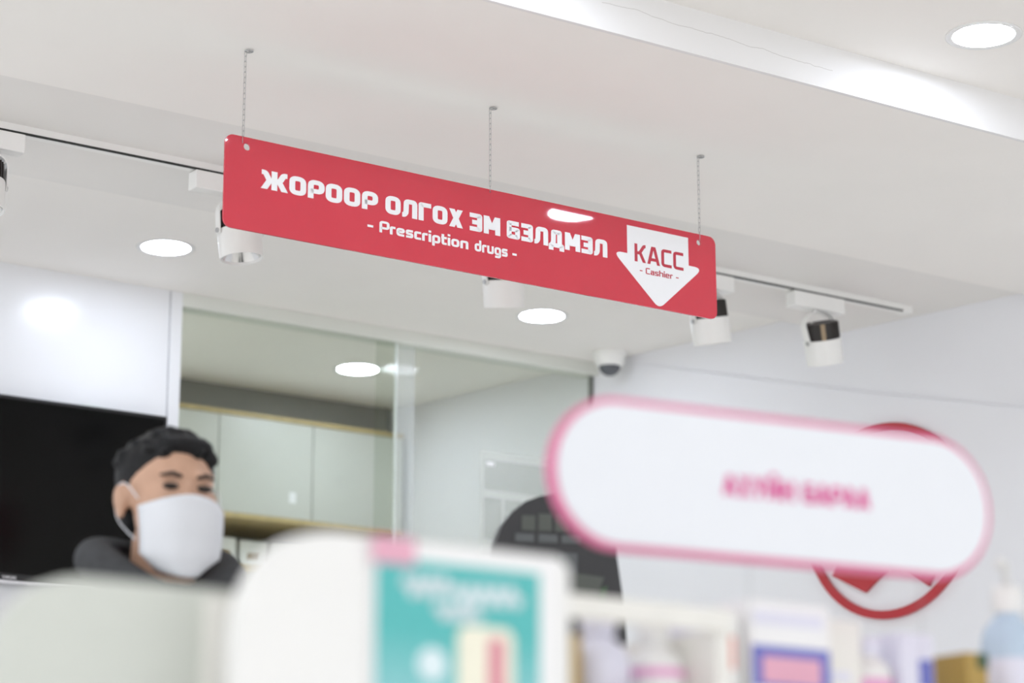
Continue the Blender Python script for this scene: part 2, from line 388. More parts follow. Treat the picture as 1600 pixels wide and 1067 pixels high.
def word(txt, x0, x1, z, cap, y00, y1, m, parent, s=.22, gap=.085, name='letter'):
    adv = [glyph(c, s)[0] for c in txt]; tot = sum(adv) + gap*(len(txt)-1); k = (x1-x0)/tot; x = 0; outs = []
    for c, a in zip(txt, adv):
        st = glyph(c, s)[1]
        if st:
            t = bmesh.new(); xf = lambda p, x=x: (x0 + (x+p[0])*k, z + p[1]*cap)
            for iq, q in enumerate(st):
                y0 = y00 - .00012*iq
                if q[0] == 's': ribbon(t, [Vector(v) for v in round_path(q[1], s*(.8 if c in 'ОоoPРCСedpg' else .12 if c in 'БГДЭ' else .45), q[2])], s, q[2], xf, y0, y1)
                else:
                    _, ax, ay, bx, by = q
                    ln = math.hypot(bx-ax, by-ay); wdt = s*min(1.6, ln/max(.05, abs(by-ay)))
                    quad(t, [Vector((ax-wdt/2, ay)), Vector((ax+wdt/2, ay)), Vector((bx+wdt/2, by)), Vector((bx-wdt/2, by))], xf, y0, y1)
            bmesh.ops.recalc_face_normals(t, faces=t.faces)
            mb = MB(); mb.add(t); outs.append(mb.build(name, m, parent))
        x += a + gap
    return outs

def rebase(o, loc):
    for c in o.children: c.data.transform(Matrix.Translation(-Vector(loc)))
    o.location = loc
# ------------------------------------------------------------------ red hanging sign
SX0, SX1, SZ0, SZ1, SY = 2.318, 3.703, 2.506, 2.720, 4.5
sign = thing('hanging_sign', 'long red hanging sign with white lettering, an arrow and three chains', 'sign', (0, 0, 0))
pl = MB().prism(rrect(SX0, SX1, SZ0, SZ1, .020), SY, SY+.005,
     holes=[circ(2.372, 2.698, .0082), circ(3.650, 2.698, .0072), circ(3.020, 2.7135, .0022, 12)]).build('panel', 'red', sign)
FY0, FY1 = SY-.0007, SY+.0003
CAP = .0435; BZ = 2.6095
for wd_, a, b in (('ЖОРООР', 2.409, 2.710), ('ОЛГОХ', 2.731, 2.943), ('ЭМ', 2.962, 3.048), ('БЭЛДМЭЛ', 3.067, 3.362)):
    word(wd_, a, b, BZ, CAP, FY0, FY1, 'vinyl', sign, s=.245, gap=.075)
word('- Prescription', 2.684, 2.958, 2.5615, .0275, FY0, FY1, 'vinyl', sign, s=.19, gap=.075)
word('drugs -', 2.976, 3.095, 2.5615, .0275, FY0, FY1, 'vinyl', sign, s=.19, gap=.075)
def round_poly(pts, rs):
    out = []
    for i, p in enumerate(pts):
        p = Vector(p); a = Vector(pts[i-1]); b = Vector(pts[(i+1) % len(pts)]); r = rs[i]
        if r <= 0: out.append(tuple(p)); continue
        A = p + (a-p).normalized()*r; B = p + (b-p).normalized()*r
        for k in range(9):
            q = k/8; v = A*(1-q)**2 + p*2*q*(1-q) + B*q*q; out.append((v.x, v.y))
    return out
arrow = [(3.424, 2.704), (3.424, 2.632), (3.378, 2.632), (3.5195, 2.506), (3.661, 2.632), (3.615, 2.632), (3.615, 2.704)]
MB().prism(round_poly(arrow, [0, 0, .030, .020, .030, 0, 0]), FY0, FY1).build('arrow', 'vinyl', sign)['label'] = 'white down arrow'
word('КАСС', 3.446, 3.598, 2.6155, .0455, FY0-.0006, FY0+.0002, 'redvinyl', sign, s=.165, gap=.11)
word('- Cashier -', 3.461, 3.582, 2.5885, .0155, FY0-.0006, FY0+.0002, 'redvinyl', sign, s=.145, gap=.10)

rebase(sign, (3.0105, SY, 2.506)); sign.rotation_euler = (R(-.45), 0, R(.35))
def make_chain(x, zt, zb, label, zr):
    c = thing('chain', label, 'chain', (x, SY+.002, zt), group='chains holding the red sign')
    ring = MB().tube([(.0085 + .0085*math.cos(a), .0085*math.sin(a), -.0035) for a in [2*math.pi*i/20 for i in range(20)]], .0016, 8, True)
    ring.lathe([(.0045, 0), (.0045, -.002), (.002, -.0025)], (.0085, 0, .0), 14)
    ring.tube([(.0085, 0, 0), (.0085, 0, -.004), (.012, 0, -.004), (.0165, 0, -.0035)], .0013, 6)
    ring.build('screw_eye', 'chrome', c, True)
    n = int(round((zt-.004-zb)/.0128)); pit = (zt-.004-zb)/n
    lm = None
    for i in range(n):
        if lm is None:
            hl, hr = pit*.5+.0012, .0027; pts = []
            for k in range(16):
                a = 2*math.pi*k/16; pts.append((hr*math.cos(a), 0, (hl-hr)*(1 if math.sin(a) >= 0 else -1) + hr*math.sin(a)))
            o = MB().tube(pts, .00068, 6, True).build('link', 'chrome', c, True); lm = o.data
        else:
            o = bpy.data.objects.new('link', lm); COL.objects.link(o); o.parent = c
        o.location = (0, 0, -.004 - pit*(i+.5)); o.rotation_euler = (0, 0, R(90*(i % 2) + 12))
    rr = (zb - zr)/2 + .001
    o = MB().tube([(rr*math.sin(a)*.55, rr*math.sin(a)*.8, rr*math.cos(a)) for a in [2*math.pi*i/24 for i in range(24)]], .0007, 6, True).build('split_ring', 'chrome', c, True)
    o.location = (0, 0, (zb+zr)/2 - zt)
    return c
make_chain(2.364, HB, 2.722, 'thin steel chain holding the left end of the red sign', 2.704)
make_chain(3.020, HB, 2.728, 'thin steel chain holding the middle of the red sign', 2.7135)
make_chain(3.650, HB, 2.724, 'thin steel chain holding the arrow end of the red sign', 2.703)

# ------------------------------------------------------------------ lighting track and its spotlights
YT = 5.345
tr = thing('lighting_track', 'long white ceiling track with a dark slot carrying the spotlights', 'lighting track', (0, 0, 0))
MB().box(.6, 5.165, YT-.017, YT+.017, HM-.020, HM).build('rail', 'lampwhite', tr)
MB().box(.7, 5.130, YT-.0185, YT-.011, HM-.0225, HM-.0185).build('slot', 'groove', tr)
MB().box(5.130, 5.168, YT-.019, YT+.019, HM-.024, HM, .002).build('end_cap', 'lampwhite', tr)
rebase(tr, (.6, YT, HM-.024))
def make_spot(x, label, tilt, roll, adapter_dx=0., yaw=0.):
    s = thing('track_spotlight', label, 'spotlight', (x, YT, HM-.024), group='spotlights on the ceiling track')
    MB().box(-.10+adapter_dx, .10+adapter_dx, -.022, .022, -.048, 0, .003).build('adapter', 'lampwhite', s)
    pz = -.137                                              # pivot of the head
    y = MB(); pts = []
    w_ = .0615
    for k in range(13):
        a = math.pi*k/12; pts.append((w_*math.cos(a), 0, -.090 + .037*math.sin(a)))
    path = [(w_, 0, pz-.012)] + pts + [(-w_, 0, pz-.012)]
    for i in range(len(path)-1):
        a, b = Vector(path[i]), Vector(path[i+1]); d = (b-a).normalized(); nn = Vector((d.z, 0, -d.x))*.0016
        t = bmesh.new(); vs = [t.verts.new(p + Vector((0, yy, 0))) for yy in (-.011, .011) for p in (a-nn, a+nn, b+nn, b-nn)]
        for f in ((0, 1, 2, 3), (7, 6, 5, 4), (0, 4, 5, 1), (1, 5, 6, 2), (2, 6, 7, 3), (3, 7, 4, 0)): t.faces.new([vs[i2] for i2 in f])
        bmesh.ops.recalc_face_normals(t, faces=t.faces); y.add(t)
    y.lathe([(.009, -.056), (.009, -.047)], (0, 0, 0), 16)
    RL = Matrix.Translation((0, 0, -.052)) @ Matrix.Rotation(roll, 4, 'Y') @ Matrix.Translation((0, 0, .052))
    yo = y.build('yoke', 'lampwhite', s); yo.data.transform(RL)
    hd = RL @ Matrix.Translation((0, 0, pz)) @ Matrix.Rotation(tilt, 4, 'X')
    h = MB().lathe([(.0575, .0), (.058, -.002), (.056, -.076), (.0535, -.076), (.051, -.068)], n=40, cap=False, mtx=hd)
    h.lathe([(.050, .0), (.0575, .0)], n=40, cap=False, mtx=hd)
    hh = h.build('head', 'lampwhite', s, 40)
    MB().lathe([(.051, -.069), (.040, -.048), (.024, -.028), (.012, -.020), (.0001, -.020)], n=40, cap=False, mtx=hd).build('reflector', 'reflector', hh, True)
    MB().ball((0, 0, -.030), .011, (1, 1, 1.3), mtx=hd).build('bulb', 'white', hh, True)
    hs = MB()
    hs.lathe([(.052, .0), (.052, .050), (.0505, .0515), (.0001, .0515)], n=40, mtx=hd)
    for i in range(28):
        a = 2*math.pi*i/28
        t = bmesh.new(); bmesh.ops.create_cube(t, size=1, matrix=hd @ Matrix.Rotation(a, 4, 'Z') @ Matrix.Translation((.0525, 0, .025)) @ Matrix.Diagonal((.005, .0035, .049, 1)))
        hs.add(t)
    hk = hs.build('heat_sink', 'heatsink', s, 35)
    t = MB(); tb = bmesh.new(); bmesh.ops.create_cube(tb, size=1, matrix=hd @ Matrix.Rotation(R(-128), 4, 'Z') @ Matrix.Translation((.0545, 0, .025)) @ Matrix.Diagonal((.004, .013, .050, 1))); t.add(tb)
    t.build('tan_strip', 'tan', hk)
    for sx in (-1, 1):
        MB().lathe([(.0065, -.0035), (.0065, .0035)], n=14, mtx=RL @ Matrix.Translation((sx*.0635, 0, pz-.004)) @ Matrix.Rotation(R(90), 4, 'Y')).build('pivot_screw', 'chrome', s)
    wire = [(.0, -.004, -.054), (.035, -.02, -.066), (.052, -.015, -.078), (.03, .005, -.092), (-.005, .01, -.085), (-.02, .012, pz+.050)]
    wire[-1] = tuple(hd @ Vector((-.02, .012, .050)))
    MB().tube([Vector(p) for p in round3(wire)], .0022, 6).build('cable', 'lampwhite', s, True)
    s.rotation_euler = (0, 0, yaw)
    return s
def round3(pts, n=8):
    out = []; P = [Vector(p) for p in pts]
    for i in range(len(P)-1):
        a = P[max(0, i-1)]; b = P[i]; c = P[i+1]; d = P[min(len(P)-1, i+2)]
        for k in range(n):
            t = k/n; out.append(.5*((2*b) + (c-a)*t + (2*a-5*b+4*c-d)*t*t + (3*b-a-3*c+d)*t**3))
    out.append(P[-1]); return out
make_spot(2.096, 'white track spotlight cut off by the left edge of the picture', R(-8), 0, 0)
make_spot(2.798, 'white track spotlight showing its reflector below the left end of the red sign', R(-4), R(-4), -.035)
make_spot(3.616, 'white track spotlight half hidden behind the middle of the red sign', R(12), R(-10), 0)
make_spot(4.345, 'white track spotlight peeking out behind the arrow end of the red sign', R(6), R(-13), 0)
make_spot(4.778, 'white track spotlight with dark heat sink hanging free, right of the red sign', R(12), R(-18), .004)

# ------------------------------------------------------------------ glass partition
gp = thing('glass_partition', 'green tinted glass partition between the television wall and the right wall', 'glass partition', (0, 0, 0))
gx1 = wx(YW)-.012
MB().box(3.346, 4.152, YW+.010, YW+.018, .02, 2.993).build('pane', 'glass', gp)
MB().box(4.090, gx1, YW+.030, YW+.038, .02, 2.993).build('pane', 'glass', gp)
MB().box(4.152, 4.158, YW+.008, YW+.020, .02, 2.993, .001).build('pane_edge', 'glassedge', gp)
MB().box(4.172, 4.240, YW+.0265, YW+.0295, .02, 2.99).build('seal_strip', 'film', gp)
MB().box(gx1, gx1+.006, YW+.020, YW+.045, .02, 2.993).build('edge_channel', 'greypanel', gp)
MB().box(3.346, gx1, YW+.005, YW+.045, 0, .02).build('sill_channel', 'silver', gp)
rebase(gp, (3.346, YW+.005, 0))
nt_ = thing('notice_sheet', 'faint grey notice sheet with ruled boxes stuck on the glass partition', 'notice', (4.51, YW+.026, 2.30))
MB().box(0, .36, 0, .0015, 0, .368).build('sheet', 'notice', nt_)
MB().box(.014, .34, -.001, 0, .232, .338).build('printed_block', 'notice2', nt_)
MB().box(.022, .055, -.002, -.001, .316, .330).build('corner_mark', 'vinyl', nt_)
for i in range(4):
    MB().box(.014 + .085*i, .086 + .085*i, -.001, 0, .06, .205).build('ruled_box', 'notice2', nt_)

# ------------------------------------------------------------------ television on the back wall
tv = thing('television', 'large black flat television mounted on the white back wall', 'television', (0, 0, 0))
TX0, TX1, TZ0, TZ1, TY = 2.29, 3.277, 2.052, 2.612, 6.690
MB().box(TX0, TX1, TY, TY+.045, TZ0, TZ1, .003).build('case', 'black', tv)
MB().box(TX0+.012, TX1-.012, TY-.0012, TY+.001, TZ0+.022, TZ1-.012).build('screen', 'screen', tv)
MB().box(TX0, TX1, TY-.004, TY+.03, TZ0-.006, TZ0+.001, .001).build('bottom_trim', 'silver', tv)
MB().box(2.6, 3.0, TY+.044, YW-.002, 2.2, 2.45).build('wall_bracket', 'black', tv)
MB().prism(round_poly([(2.965, TZ1), (3.02, TZ1+.006), (3.05, TZ1+.004), (3.085, TZ1)], [0, .01, .01, 0]), TY+.005, TY+.02).build('loose_film', 'glassedge', tv)
word('SAMSUNG', 2.758, 2.802, TZ0+.006, .0085, TY-.0016, TY-.0004, 'silver', tv, s=.15, gap=.14)

rebase(tv, (TX0, TY, TZ0))
# ------------------------------------------------------------------ dome camera and its cable
dc = thing('dome_camera', 'white dome security camera on the ceiling by the glass partition', 'security camera', (4.935, 6.60, HF))
MB().lathe([(.060, 0), (.062, -.006), (.060, -.012), (.054, -.014), (.050, -.045), (.046, -.050), (.038, -.052)], n=40).build('housing', 'lampwhite', dc, 40)
MB().lathe([(.038*math.cos(R(a)), -.050-.036*math.sin(R(a))) for a in (0, 15, 30, 45, 60, 75, 89.9)], n=32).build('dome', 'smoke', dc, True)
def onw(y, z, off=.0): return (wx(y)-off, y-off*.2, z)
cbl = MB().tube([(4.99, 6.63, HF-.010), onw(6.60, 3.014, .004), onw(5.62, 2.743, .004), onw(5.04, 2.597, .004), onw(3.0, 2.06, .004)], .0032, 8).build('wall_cable', 'wall', None, True, loc=(4.99, 6.63, HF-.010))
tag(cbl, 'thin pale cable slanting down the right wall from the dome camera', 'cable')

# ------------------------------------------------------------------ round red emblem on the right wall
em = thing('wall_emblem', 'round red ring emblem with a peaked shape on the right wall', 'emblem', onw(5.545, 2.312, .0), math.atan2(-1, .2))
def ringpoly(r0, r1): return circ(0, 0, r1, 64), [circ(0, 0, r0, 64)]
a_, b_ = ringpoly(.286, .312)
MB().prism(a_, -.016, -.001, holes=b_).build('ring', 'logo', em)
peak = [(.02, .245), (-.10, .05), (-.215, -.154), (-.09, -.22), (.03, -.13), (.15, -.225), (.185, -.16), (.10, .05)]
MB().prism(peak, -.016, -.001).build('peak', 'logo', em)

# ------------------------------------------------------------------ inner room: wall cabinets
CY = 7.70
def make_cabinet(x, label):
    c = thing('wall_cabinet', label, 'cabinet', (x, CY, 2.53), group='pale wall cabinets behind the glass')
    MB().box(.0, .394, .02, .395, .012, .380).build('body', 'cab', c)
    MB().box(.002, .392, .0, .018, .014, .372, .001).build('door', 'cab', c)
    MB().box(.0, .394, -.004, .395, .374, .390).build('top_edge', 'wood', c)
    MB().box(.0, .394, -.004, .395, -.004, .012).build('bottom_edge', 'wood', c)
    return c
cb = make_cabinet(3.980, 'pale wall cabinet behind the glass, with a small white sticker on its door')
dup(cb, (3.586, CY, 2.53), 'pale wall cabinet behind the glass, partly hidden by the head of the person')
dup(cb, (4.374, CY, 2.53), 'pale wall cabinet behind the glass, rightmost, next to the glass joint')
dup(cb, (3.192, CY, 2.53), 'pale wall cabinet hidden behind the edge of the television wall')
tag(MB().box(4.277, 4.305, CY-.0015, CY-.0005, 2.602, 2.642).build('door_sticker', 'vinyl'), 'small white sticker on the cabinet door behind the glass', 'sticker')
struct(MB().box(3.0, 4.76, CY+.10, CY+.12, 2.90, HF).build('trim_4', 'gap_shade'))  # added panel that paints the shadowed gap above the cabinets dark
struct(MB().box(3.0, 4.79, 8.08, 8.10, 1.2, 2.53).build('trim_5', 'greypanel'))
sh = thing('open_shelf', 'pale open shelf under the wall cabinets behind the glass', 'shelf', (3.3, 7.75, 2.34))
MB().box(0, 1.47, 0, .33, 0, .02).build('board', 'cab', sh)
MB().box(0, 1.47, -.004, .0, -.004, .024).build('front_edge', 'wood', sh)
for i, (x, w_, h_) in enumerate(((4.02, .085, .105), (4.125, .11, .10), (4.255, .14, .098), (4.42, .12, .095))):
    b = thing('carton', ['white carton with a round stamp on the shelf, beside the hood of the person', 'white carton with a brown print, second on the shelf behind the glass',
              'wide white carton, third on the shelf behind the glass', 'white carton at the right end of the shelf behind the glass'][i], 'box', (x, 7.78, 2.36))
    MB().box(0, w_, 0, .12, 0, h_, .002).build('carton_body', 'white', b)
    MB().box(w_*.25, w_*.7, -.001, .0005, h_*.3, h_*.55).build('print', 'tan' if i < 2 else 'greylab', b)

# ------------------------------------------------------------------ person in mask and hoodie
def remesh(objs_mb, name, m, parent, vox, smooth_it=6):
    o = objs_mb.build(name, m, parent, True)
    rm = o.modifiers.new('r', 'REMESH'); rm.mode = 'VOXEL'; rm.voxel_size = vox
    sm = o.modifiers.new('s', 'SMOOTH'); sm.iterations = smooth_it; sm.factor = .5
    dg = bpy.context.evaluated_depsgraph_get(); me = bpy.data.meshes.new_from_object(o.evaluated_get(dg))
    o.modifiers.clear(); old = o.data; o.data = me; bpy.data.meshes.remove(old)
    if not me.materials: me.materials.append(M[m])
    for p in me.polygons: p.use_smooth = True
    return o
def limb(mb, pts, rad, n=14):
    for (a, b), (ra, rb) in zip(zip(pts, pts[1:]), zip(rad, rad[1:])):
        a, b = Vector(a), Vector(b); k = max(2, int((b-a).length/.02))
        for i in range(k+1):
            q = i/k; mb.ball(a.lerp(b, q), ra+(rb-ra)*q, n=n)
PX, PY = 1.785, 3.625
person = thing('person', 'person in white face mask and charcoal hoodie standing before the television', 'person', (PX, PY, 0), R(-6))
body = MB()
HC = Vector((0, 0, 1.705))                                   # head centre; face looks to local -Y
body.ball(HC + Vector((0, .015, .030)), .088, (.86, 1.06, .90), 28)      # skull
body.ball(HC + Vector((0, -.020, -.020)), .076, (.86, .95, 1.12), 24)    # face
body.ball(HC + Vector((0, -.034, -.072)), .050, (.95, .95, .90), 20)     # jaw
body.ball(HC + Vector((0, -.062, -.098)), .022, (1.15, .9, .8), 14)      # chin
body.ball(HC + Vector((0, -.094, -.020)), .0135, (.9, 1.2, 1.1), 12)     # nose tip
body.ball(HC + Vector((0, -.087, .0)), .010, (.8, .9, 2.0), 12)          # nose bridge
for sx in (-1, 1):
    body.ball(HC + Vector((sx*.030, -.078, .030)), .014, (1.7, .6, .6), 12)   # brow
    body.ball(HC + Vector((sx*.048, -.046, -.022)), .022, (.8, 1, .9), 12)    # cheek
    body.ball(HC + Vector((sx*.080, .016, -.006)), .030, (.28, .62, 1.05), 16)  # ear
    body.ball(HC + Vector((sx*.086, .020, .004)), .024, (.22, .62, 1.0), 16)
limb(body, [(0, .02, 1.63), (0, .03, 1.50)], [.056, .060])
body.ball((0, .03, 1.36), .15, (1.12, .68, .95)); body.ball((0, .03, 1.15), .14, (1.05, .70, 1.2)); body.ball((0, .03, .97), .15, (1.08, .74, .85))
for sx in (-1, 1):
    limb(body, [(sx*.16, .035, 1.44), (sx*.21, .05, 1.15), (sx*.20, -.06, .93)], [.058, .043, .028])
    body.ball((sx*.198, -.085, .875), .036, (.62, .75, 1.3))
    for k in range(4): limb(body, [(sx*.192, -.060-.017*k, .845), (sx*.186, -.062-.018*k, .80 + .006*abs(k-1.5)), (sx*.176, -.062-.017*k, .772+.006*abs(k-1.5))], [.0095, .009, .0078], 8)
    limb(body, [(sx*.190, -.115, .885), (sx*.180, -.135, .85), (sx*.176, -.135, .825)], [.011, .0095, .008], 8)
    limb(body, [(sx*.09, .03, .93), (sx*.10, .02, .50), (sx*.105, .05, .09)], [.085, .058, .040])
    limb(body, [(sx*.105, .06, .05), (sx*.112, -.12, .035)], [.042, .032])
bd = remesh(body, 'body', 'skin', person, .006, 5)
for sx in (-1, 1):
    MB().ball(HC + Vector((sx*.030, -.084, .010)), .0095, (1.5, .6, .62), 14).build('eye', 'eye', person, True)
    eb = MB().tube([HC + Vector((sx*.014, -.0925, .026)), HC + Vector((sx*.030, -.0915, .031)), HC + Vector((sx*.048, -.080, .028))], [.003, .0034, .002], 8).build('eyebrow', 'hair', person, True)
hair = MB()
hair.ball(HC + Vector((0, .028, .050)), .090, (.92, 1.05, .84), 28)
hair.ball(HC + Vector((0, .045, .015)), .085, (.93, .90, .95), 24)
hair.ball(HC + Vector((.01, -.048, .088)), .034, (1.4, .7, .5), 16)
for sx in (-1, 1): hair.ball(HC + Vector((sx*.066, .012, .030)), .022, (.55, 1.1, 1.6), 14)
for i in range(70):
    a = random.uniform(0, 2*math.pi); e = random.uniform(.15, 1.3)
    v = Vector((math.cos(a)*math.cos(e)*.082, math.sin(a)*math.cos(e)*.096+.02, math.sin(e)*.078+.046))
    hair.ball(HC + v, random.uniform(.007, .012), (1.2, 1.2, .8), 8)
remesh(hair, 'hair', 'hair', person, .005, 2)
# mask: curved shell over nose, cheeks and chin
t = bmesh.new(); rows = []
for j in range(13):
    v = j/12; z = -.022 - .104*v
    wdt = .069*(1-.10*v) * (1 if v < .75 else (1-(v-.75)*1.9)); row = []
    for i in range(17):
        u = -1 + 2*i/16; dep = .110 + .010*math.sin(math.pi*min(1, v*1.15)) - (.010 if v > .85 else 0)*(v-.85)/.15
        yy = -dep*(1-.50*abs(u)**2.6) + .004*abs(math.sin(v*9))*(1-abs(u))
        zz = z + .016*(1-abs(u)**1.5)*(1 if v < .3 else .3) - .020*v*(1-abs(u)**2)
        row.append(t.verts.new(HC + Vector((u*wdt*1.08, yy, zz))))
    rows.append(row)
for a, b in zip(rows, rows[1:]):
    for i in range(16): t.faces.new((a[i], a[i+1], b[i+1], b[i]))
bmesh.ops.recalc_face_normals(t, faces=t.faces)
mm = MB(); mm.add(t); mk = mm.build('face_mask', 'mask', person, True)
so = mk.modifiers.new('t', 'SOLIDIFY'); so.thickness = .002; so.offset = 1
for sx in (-1, 1):
    MB().tube(round3([HC + Vector((sx*.072, -.045, -.008)), HC + Vector((sx*.082, -.01, .022)), HC + Vector((sx*.084, .03, .018)), HC + Vector((sx*.080, .03, -.03)), HC + Vector((sx*.070, -.035, -.075))], 6), .0013, 6).build('ear_loop', 'mask', mk, True)
hood = MB()
limb(hood, [(0, .03, 1.43), (0, .03, .95)], [.15, .165])
for sx in (-1, 1):
    hood.ball((sx*.07, .03, 1.36), .15, (.95, .78, .95)); hood.ball((sx*.07, .03, 1.05), .14, (.95, .9, 1.4))
    limb(hood, [(0, .045, 1.50), (sx*.165, .04, 1.435)], [.075, .070])
    limb(hood, [(sx*.168, .04, 1.435), (sx*.22, .05, 1.15), (sx*.205, -.055, .95)], [.072, .060, .046])
hd_ = remesh(hood, 'hoodie', 'hoodie', person, .010, 5)
cl = MB()
ringp = []
for i in range(28):
    a = 2*math.pi*i/28; ca, sa = math.cos(a), math.sin(a)
    ringp.append((.112*ca, .030 + (.098 if sa > 0 else .085)*sa, 1.580 + .020*abs(ca) + .030*sa - (.030 if sa < 0 else 0)*abs(sa)**2))
cl.tube(ringp, [.034 + .008*max(0, math.sin(2*math.pi*i/28)) for i in range(28)], 12, True)
for i in range(9):
    a = math.pi*i/8; cl.ball((.085*math.cos(a), .085+.045*math.sin(a), 1.49), .055, (1, 1, 1.25), 12)
ho = remesh(cl, 'hood', 'hoodie', person, .008, 3)
MB().tube([(p[0]*.78, .03+(p[1]-.03)*.78, p[2]+.010) for p in ringp], .016, 10, True).build('hood_lining', 'hoodie_in', ho, True)
MB().ball((0, .022, 1.485), .072, (1, .95, .55), 20).build('shirt_collar', 'shirt', person, True)
tro = MB()
for sx in (-1, 1): limb(tro, [(sx*.085, .03, .93), (sx*.10, .02, .50), (sx*.105, .045, .10)], [.105, .078, .066])
tro.ball((0, .03, .95), .15, (1.15, .84, .8))
remesh(tro, 'trousers', 'trouser', person, .012, 4)
for sx in (-1, 1):
    s_ = MB(); limb(s_, [(sx*.105, .075, .052), (sx*.112, -.02, .05), (sx*.118, -.14, .042)], [.050, .050, .040]); s_.box(sx*.11-.045, sx*.11+.045, -.17, .12, 0, .025, .01)
    remesh(s_, 'shoe', 'shoe', person, .008, 4)

# ------------------------------------------------------------------ foreground shelving
def shelf_unit(name, label, x0, x1, y0, y1, top, boards, header=None):
    u = thing(name, label, 'shelving', ((x0+x1)/2, y0, 0)); lx0, lx1 = x0-(x0+x1)/2, x1-(x0+x1)/2; dp = y1-y0
    for sx in (lx0, lx1-.02): MB().box(sx, sx+.02, 0, dp, .0, top).build('side_panel', 'cream', u)
    MB().box(lx0+.02, lx1-.02, dp-.015, dp, .1, top).build('back_panel', 'cream', u)
    MB().box(lx0+.02, lx1-.02, .02, dp-.015, 0, .10).build('plinth', 'concrete', u)
    for z in boards: MB().box(lx0+.02, lx1-.02, 0, dp-.015, z-.02, z, .002).build('shelf_board', 'cream', u)
    return u
# left unit with a rounded white header board
u1 = shelf_unit('shelving_unit', 'white shelving unit with a rounded header board at the lower left', .35, 1.035, 2.052, 2.45, 1.14, (.25, .6, .9, 1.14))
cx1 = .6925
hdr = [(.36, 1.10), (1.092, 1.10), (1.092, 1.277), (1.080, 1.296), (.905, 1.296), (.868, 1.281), (.845, 1.255), (.825, 1.215), (.80, 1.17), (.36, 1.17)]
MB().prism([(x-cx1, z) for x, z in round_poly(hdr, [0, 0, .008, .01, .02, .012, .012, .012, .02, 0])], -.012, 0.0).build('header_board', 'hdr', u1)
MB().box(1.043-cx1, 1.092-cx1, -.022, -.012, 1.10, 1.288, .002).build('header_end', 'cream', u1)
# freestanding display with rounded header carrying the teal poster
ds = thing('display_stand', 'white display stand with rounded shoulder behind the teal poster', 'display stand', (1.22, 1.95, 0))
cx2 = 1.22
st = [(1.030, .0), (1.405, .0), (1.405, 1.335), (1.393, 1.346), (1.118, 1.346), (1.075, 1.332), (1.045, 1.300), (1.030, 1.255)]
MB().prism([(x-cx2, z) for x, z in round_poly(st, [0, 0, .006, .006, .025, .02, .02, .02])], 0, .018).build('board', 'white', ds)
MB().box(1.04-cx2, 1.40-cx2, .018, .085, 0, .9, .004).build('back_box', 'cream', ds)
MB().box(1.03-cx2, 1.405-cx2, -.10, .085, 0, .06, .004).build('foot', 'cream', ds)
po = thing('poster', 'teal printed poster with a pink corner tag and pale lettering', 'poster', (1.172, 1.948, 1.0))
MB().box(0, .215, -.003, 0, 0, .342, .001).build('white_card', 'vinyl', po)
MB().box(.004, .192, -.0045, -.003, .02, .326).build('teal_print', 'teal', po)
MB().box(-.002, .046, -.0065, -.0045, .320, .346, .001).build('pink_tag', 'posterpink', po)
def scribble(x0, x1, z, hgt, n, wv, off=0.):
    t = bmesh.new(); pts = []
    for i in range(n*6+1):
        q = i/(n*6); pts.append(Vector((x0+(x1-x0)*q, z + hgt*.5*math.sin(q*n*2*math.pi) + wv*q)))
    ribbon(t, pts, .0075, False, lambda p: (p[0], p[1]), -.0058-off, -.0045); bmesh.ops.recalc_face_normals(t, faces=t.faces)
    m = MB(); m.add(t); return m
scribble(.034, .088, .300, .016, 4, .004).build('pale_lettering', 'posterwhite', po)
scribble(.090, .168, .296, .016, 5, .004, .0004).build('pale_lettering', 'posterwhite', po)
scribble(.070, .120, .279, .010, 4, 0, .0008).build('pale_lettering', 'posterwhite', po)
MB().prism(rrect(.095, .160, .10, .268, .012), -.0062, -.0045).build('printed_pack', 'creampack', po)
MB().prism(rrect(.130, .148, .10, .258, .006), -.0072, -.0062).build('printed_pack_stripe', 'rosepack', po)
MB().prism(circ(.066, .228, .016, 24), -.0058, -.0045).build('printed_splash', 'posterwhite', po)
# taller unit with a top board and bottles under it, then a lower unit with cartons on top
u2 = shelf_unit('shelving_unit', 'cream shelving unit with a front rail before white bottles, right of the poster', 1.42, 1.735, 2.10, 2.45, 1.315, (.25, .55, .85, 1.15))
MB().box(-.1575, .1575, -.006, .004, 1.312, 1.338, .002).build('front_rail', 'cream', u2)
MB().box(-.1375, .1375, .333, .35, 1.3155, 1.392).build('upper_back_panel', 'cream', u2)
u3 = shelf_unit('shelving_unit', 'low cream shelving unit carrying a row of cartons at the lower right', 1.74, 2.70, 2.10, 2.45, 1.19, (.25, .55, .85, 1.19))
def bottle(x, y, z, r, h, m, capm, label, band=None, cat='bottle', pump=False):
    b = thing('bottle', label, cat, (x, y, z), group='bottles and cartons on the front shelves')
    MB().lathe([(r*.9, 0), (r, .006), (r, h*.70), (r*.86, h*.78), (r*.45, h*.84), (r*.45, h*.86)], n=28).build('bottle_body', m, b, 50)
    MB().lathe([(r*.5, h*.855), (r*.55, h*.87), (r*.55, h*.985), (r*.5, h)], n=24).build('cap', capm, b, 50)
    if band: MB().lathe([(r*1.012, h*band[1]), (r*1.012, h*band[2])], n=28, cap=False).build('label_band', band[0], b, True)
    if pump: MB().tube([(0, 0, h), (0, 0, h+.03), (-.02, -.012, h+.032), (-.035, -.02, h+.024)], .005, 8).build('pump', 'white', b, True)
    return b
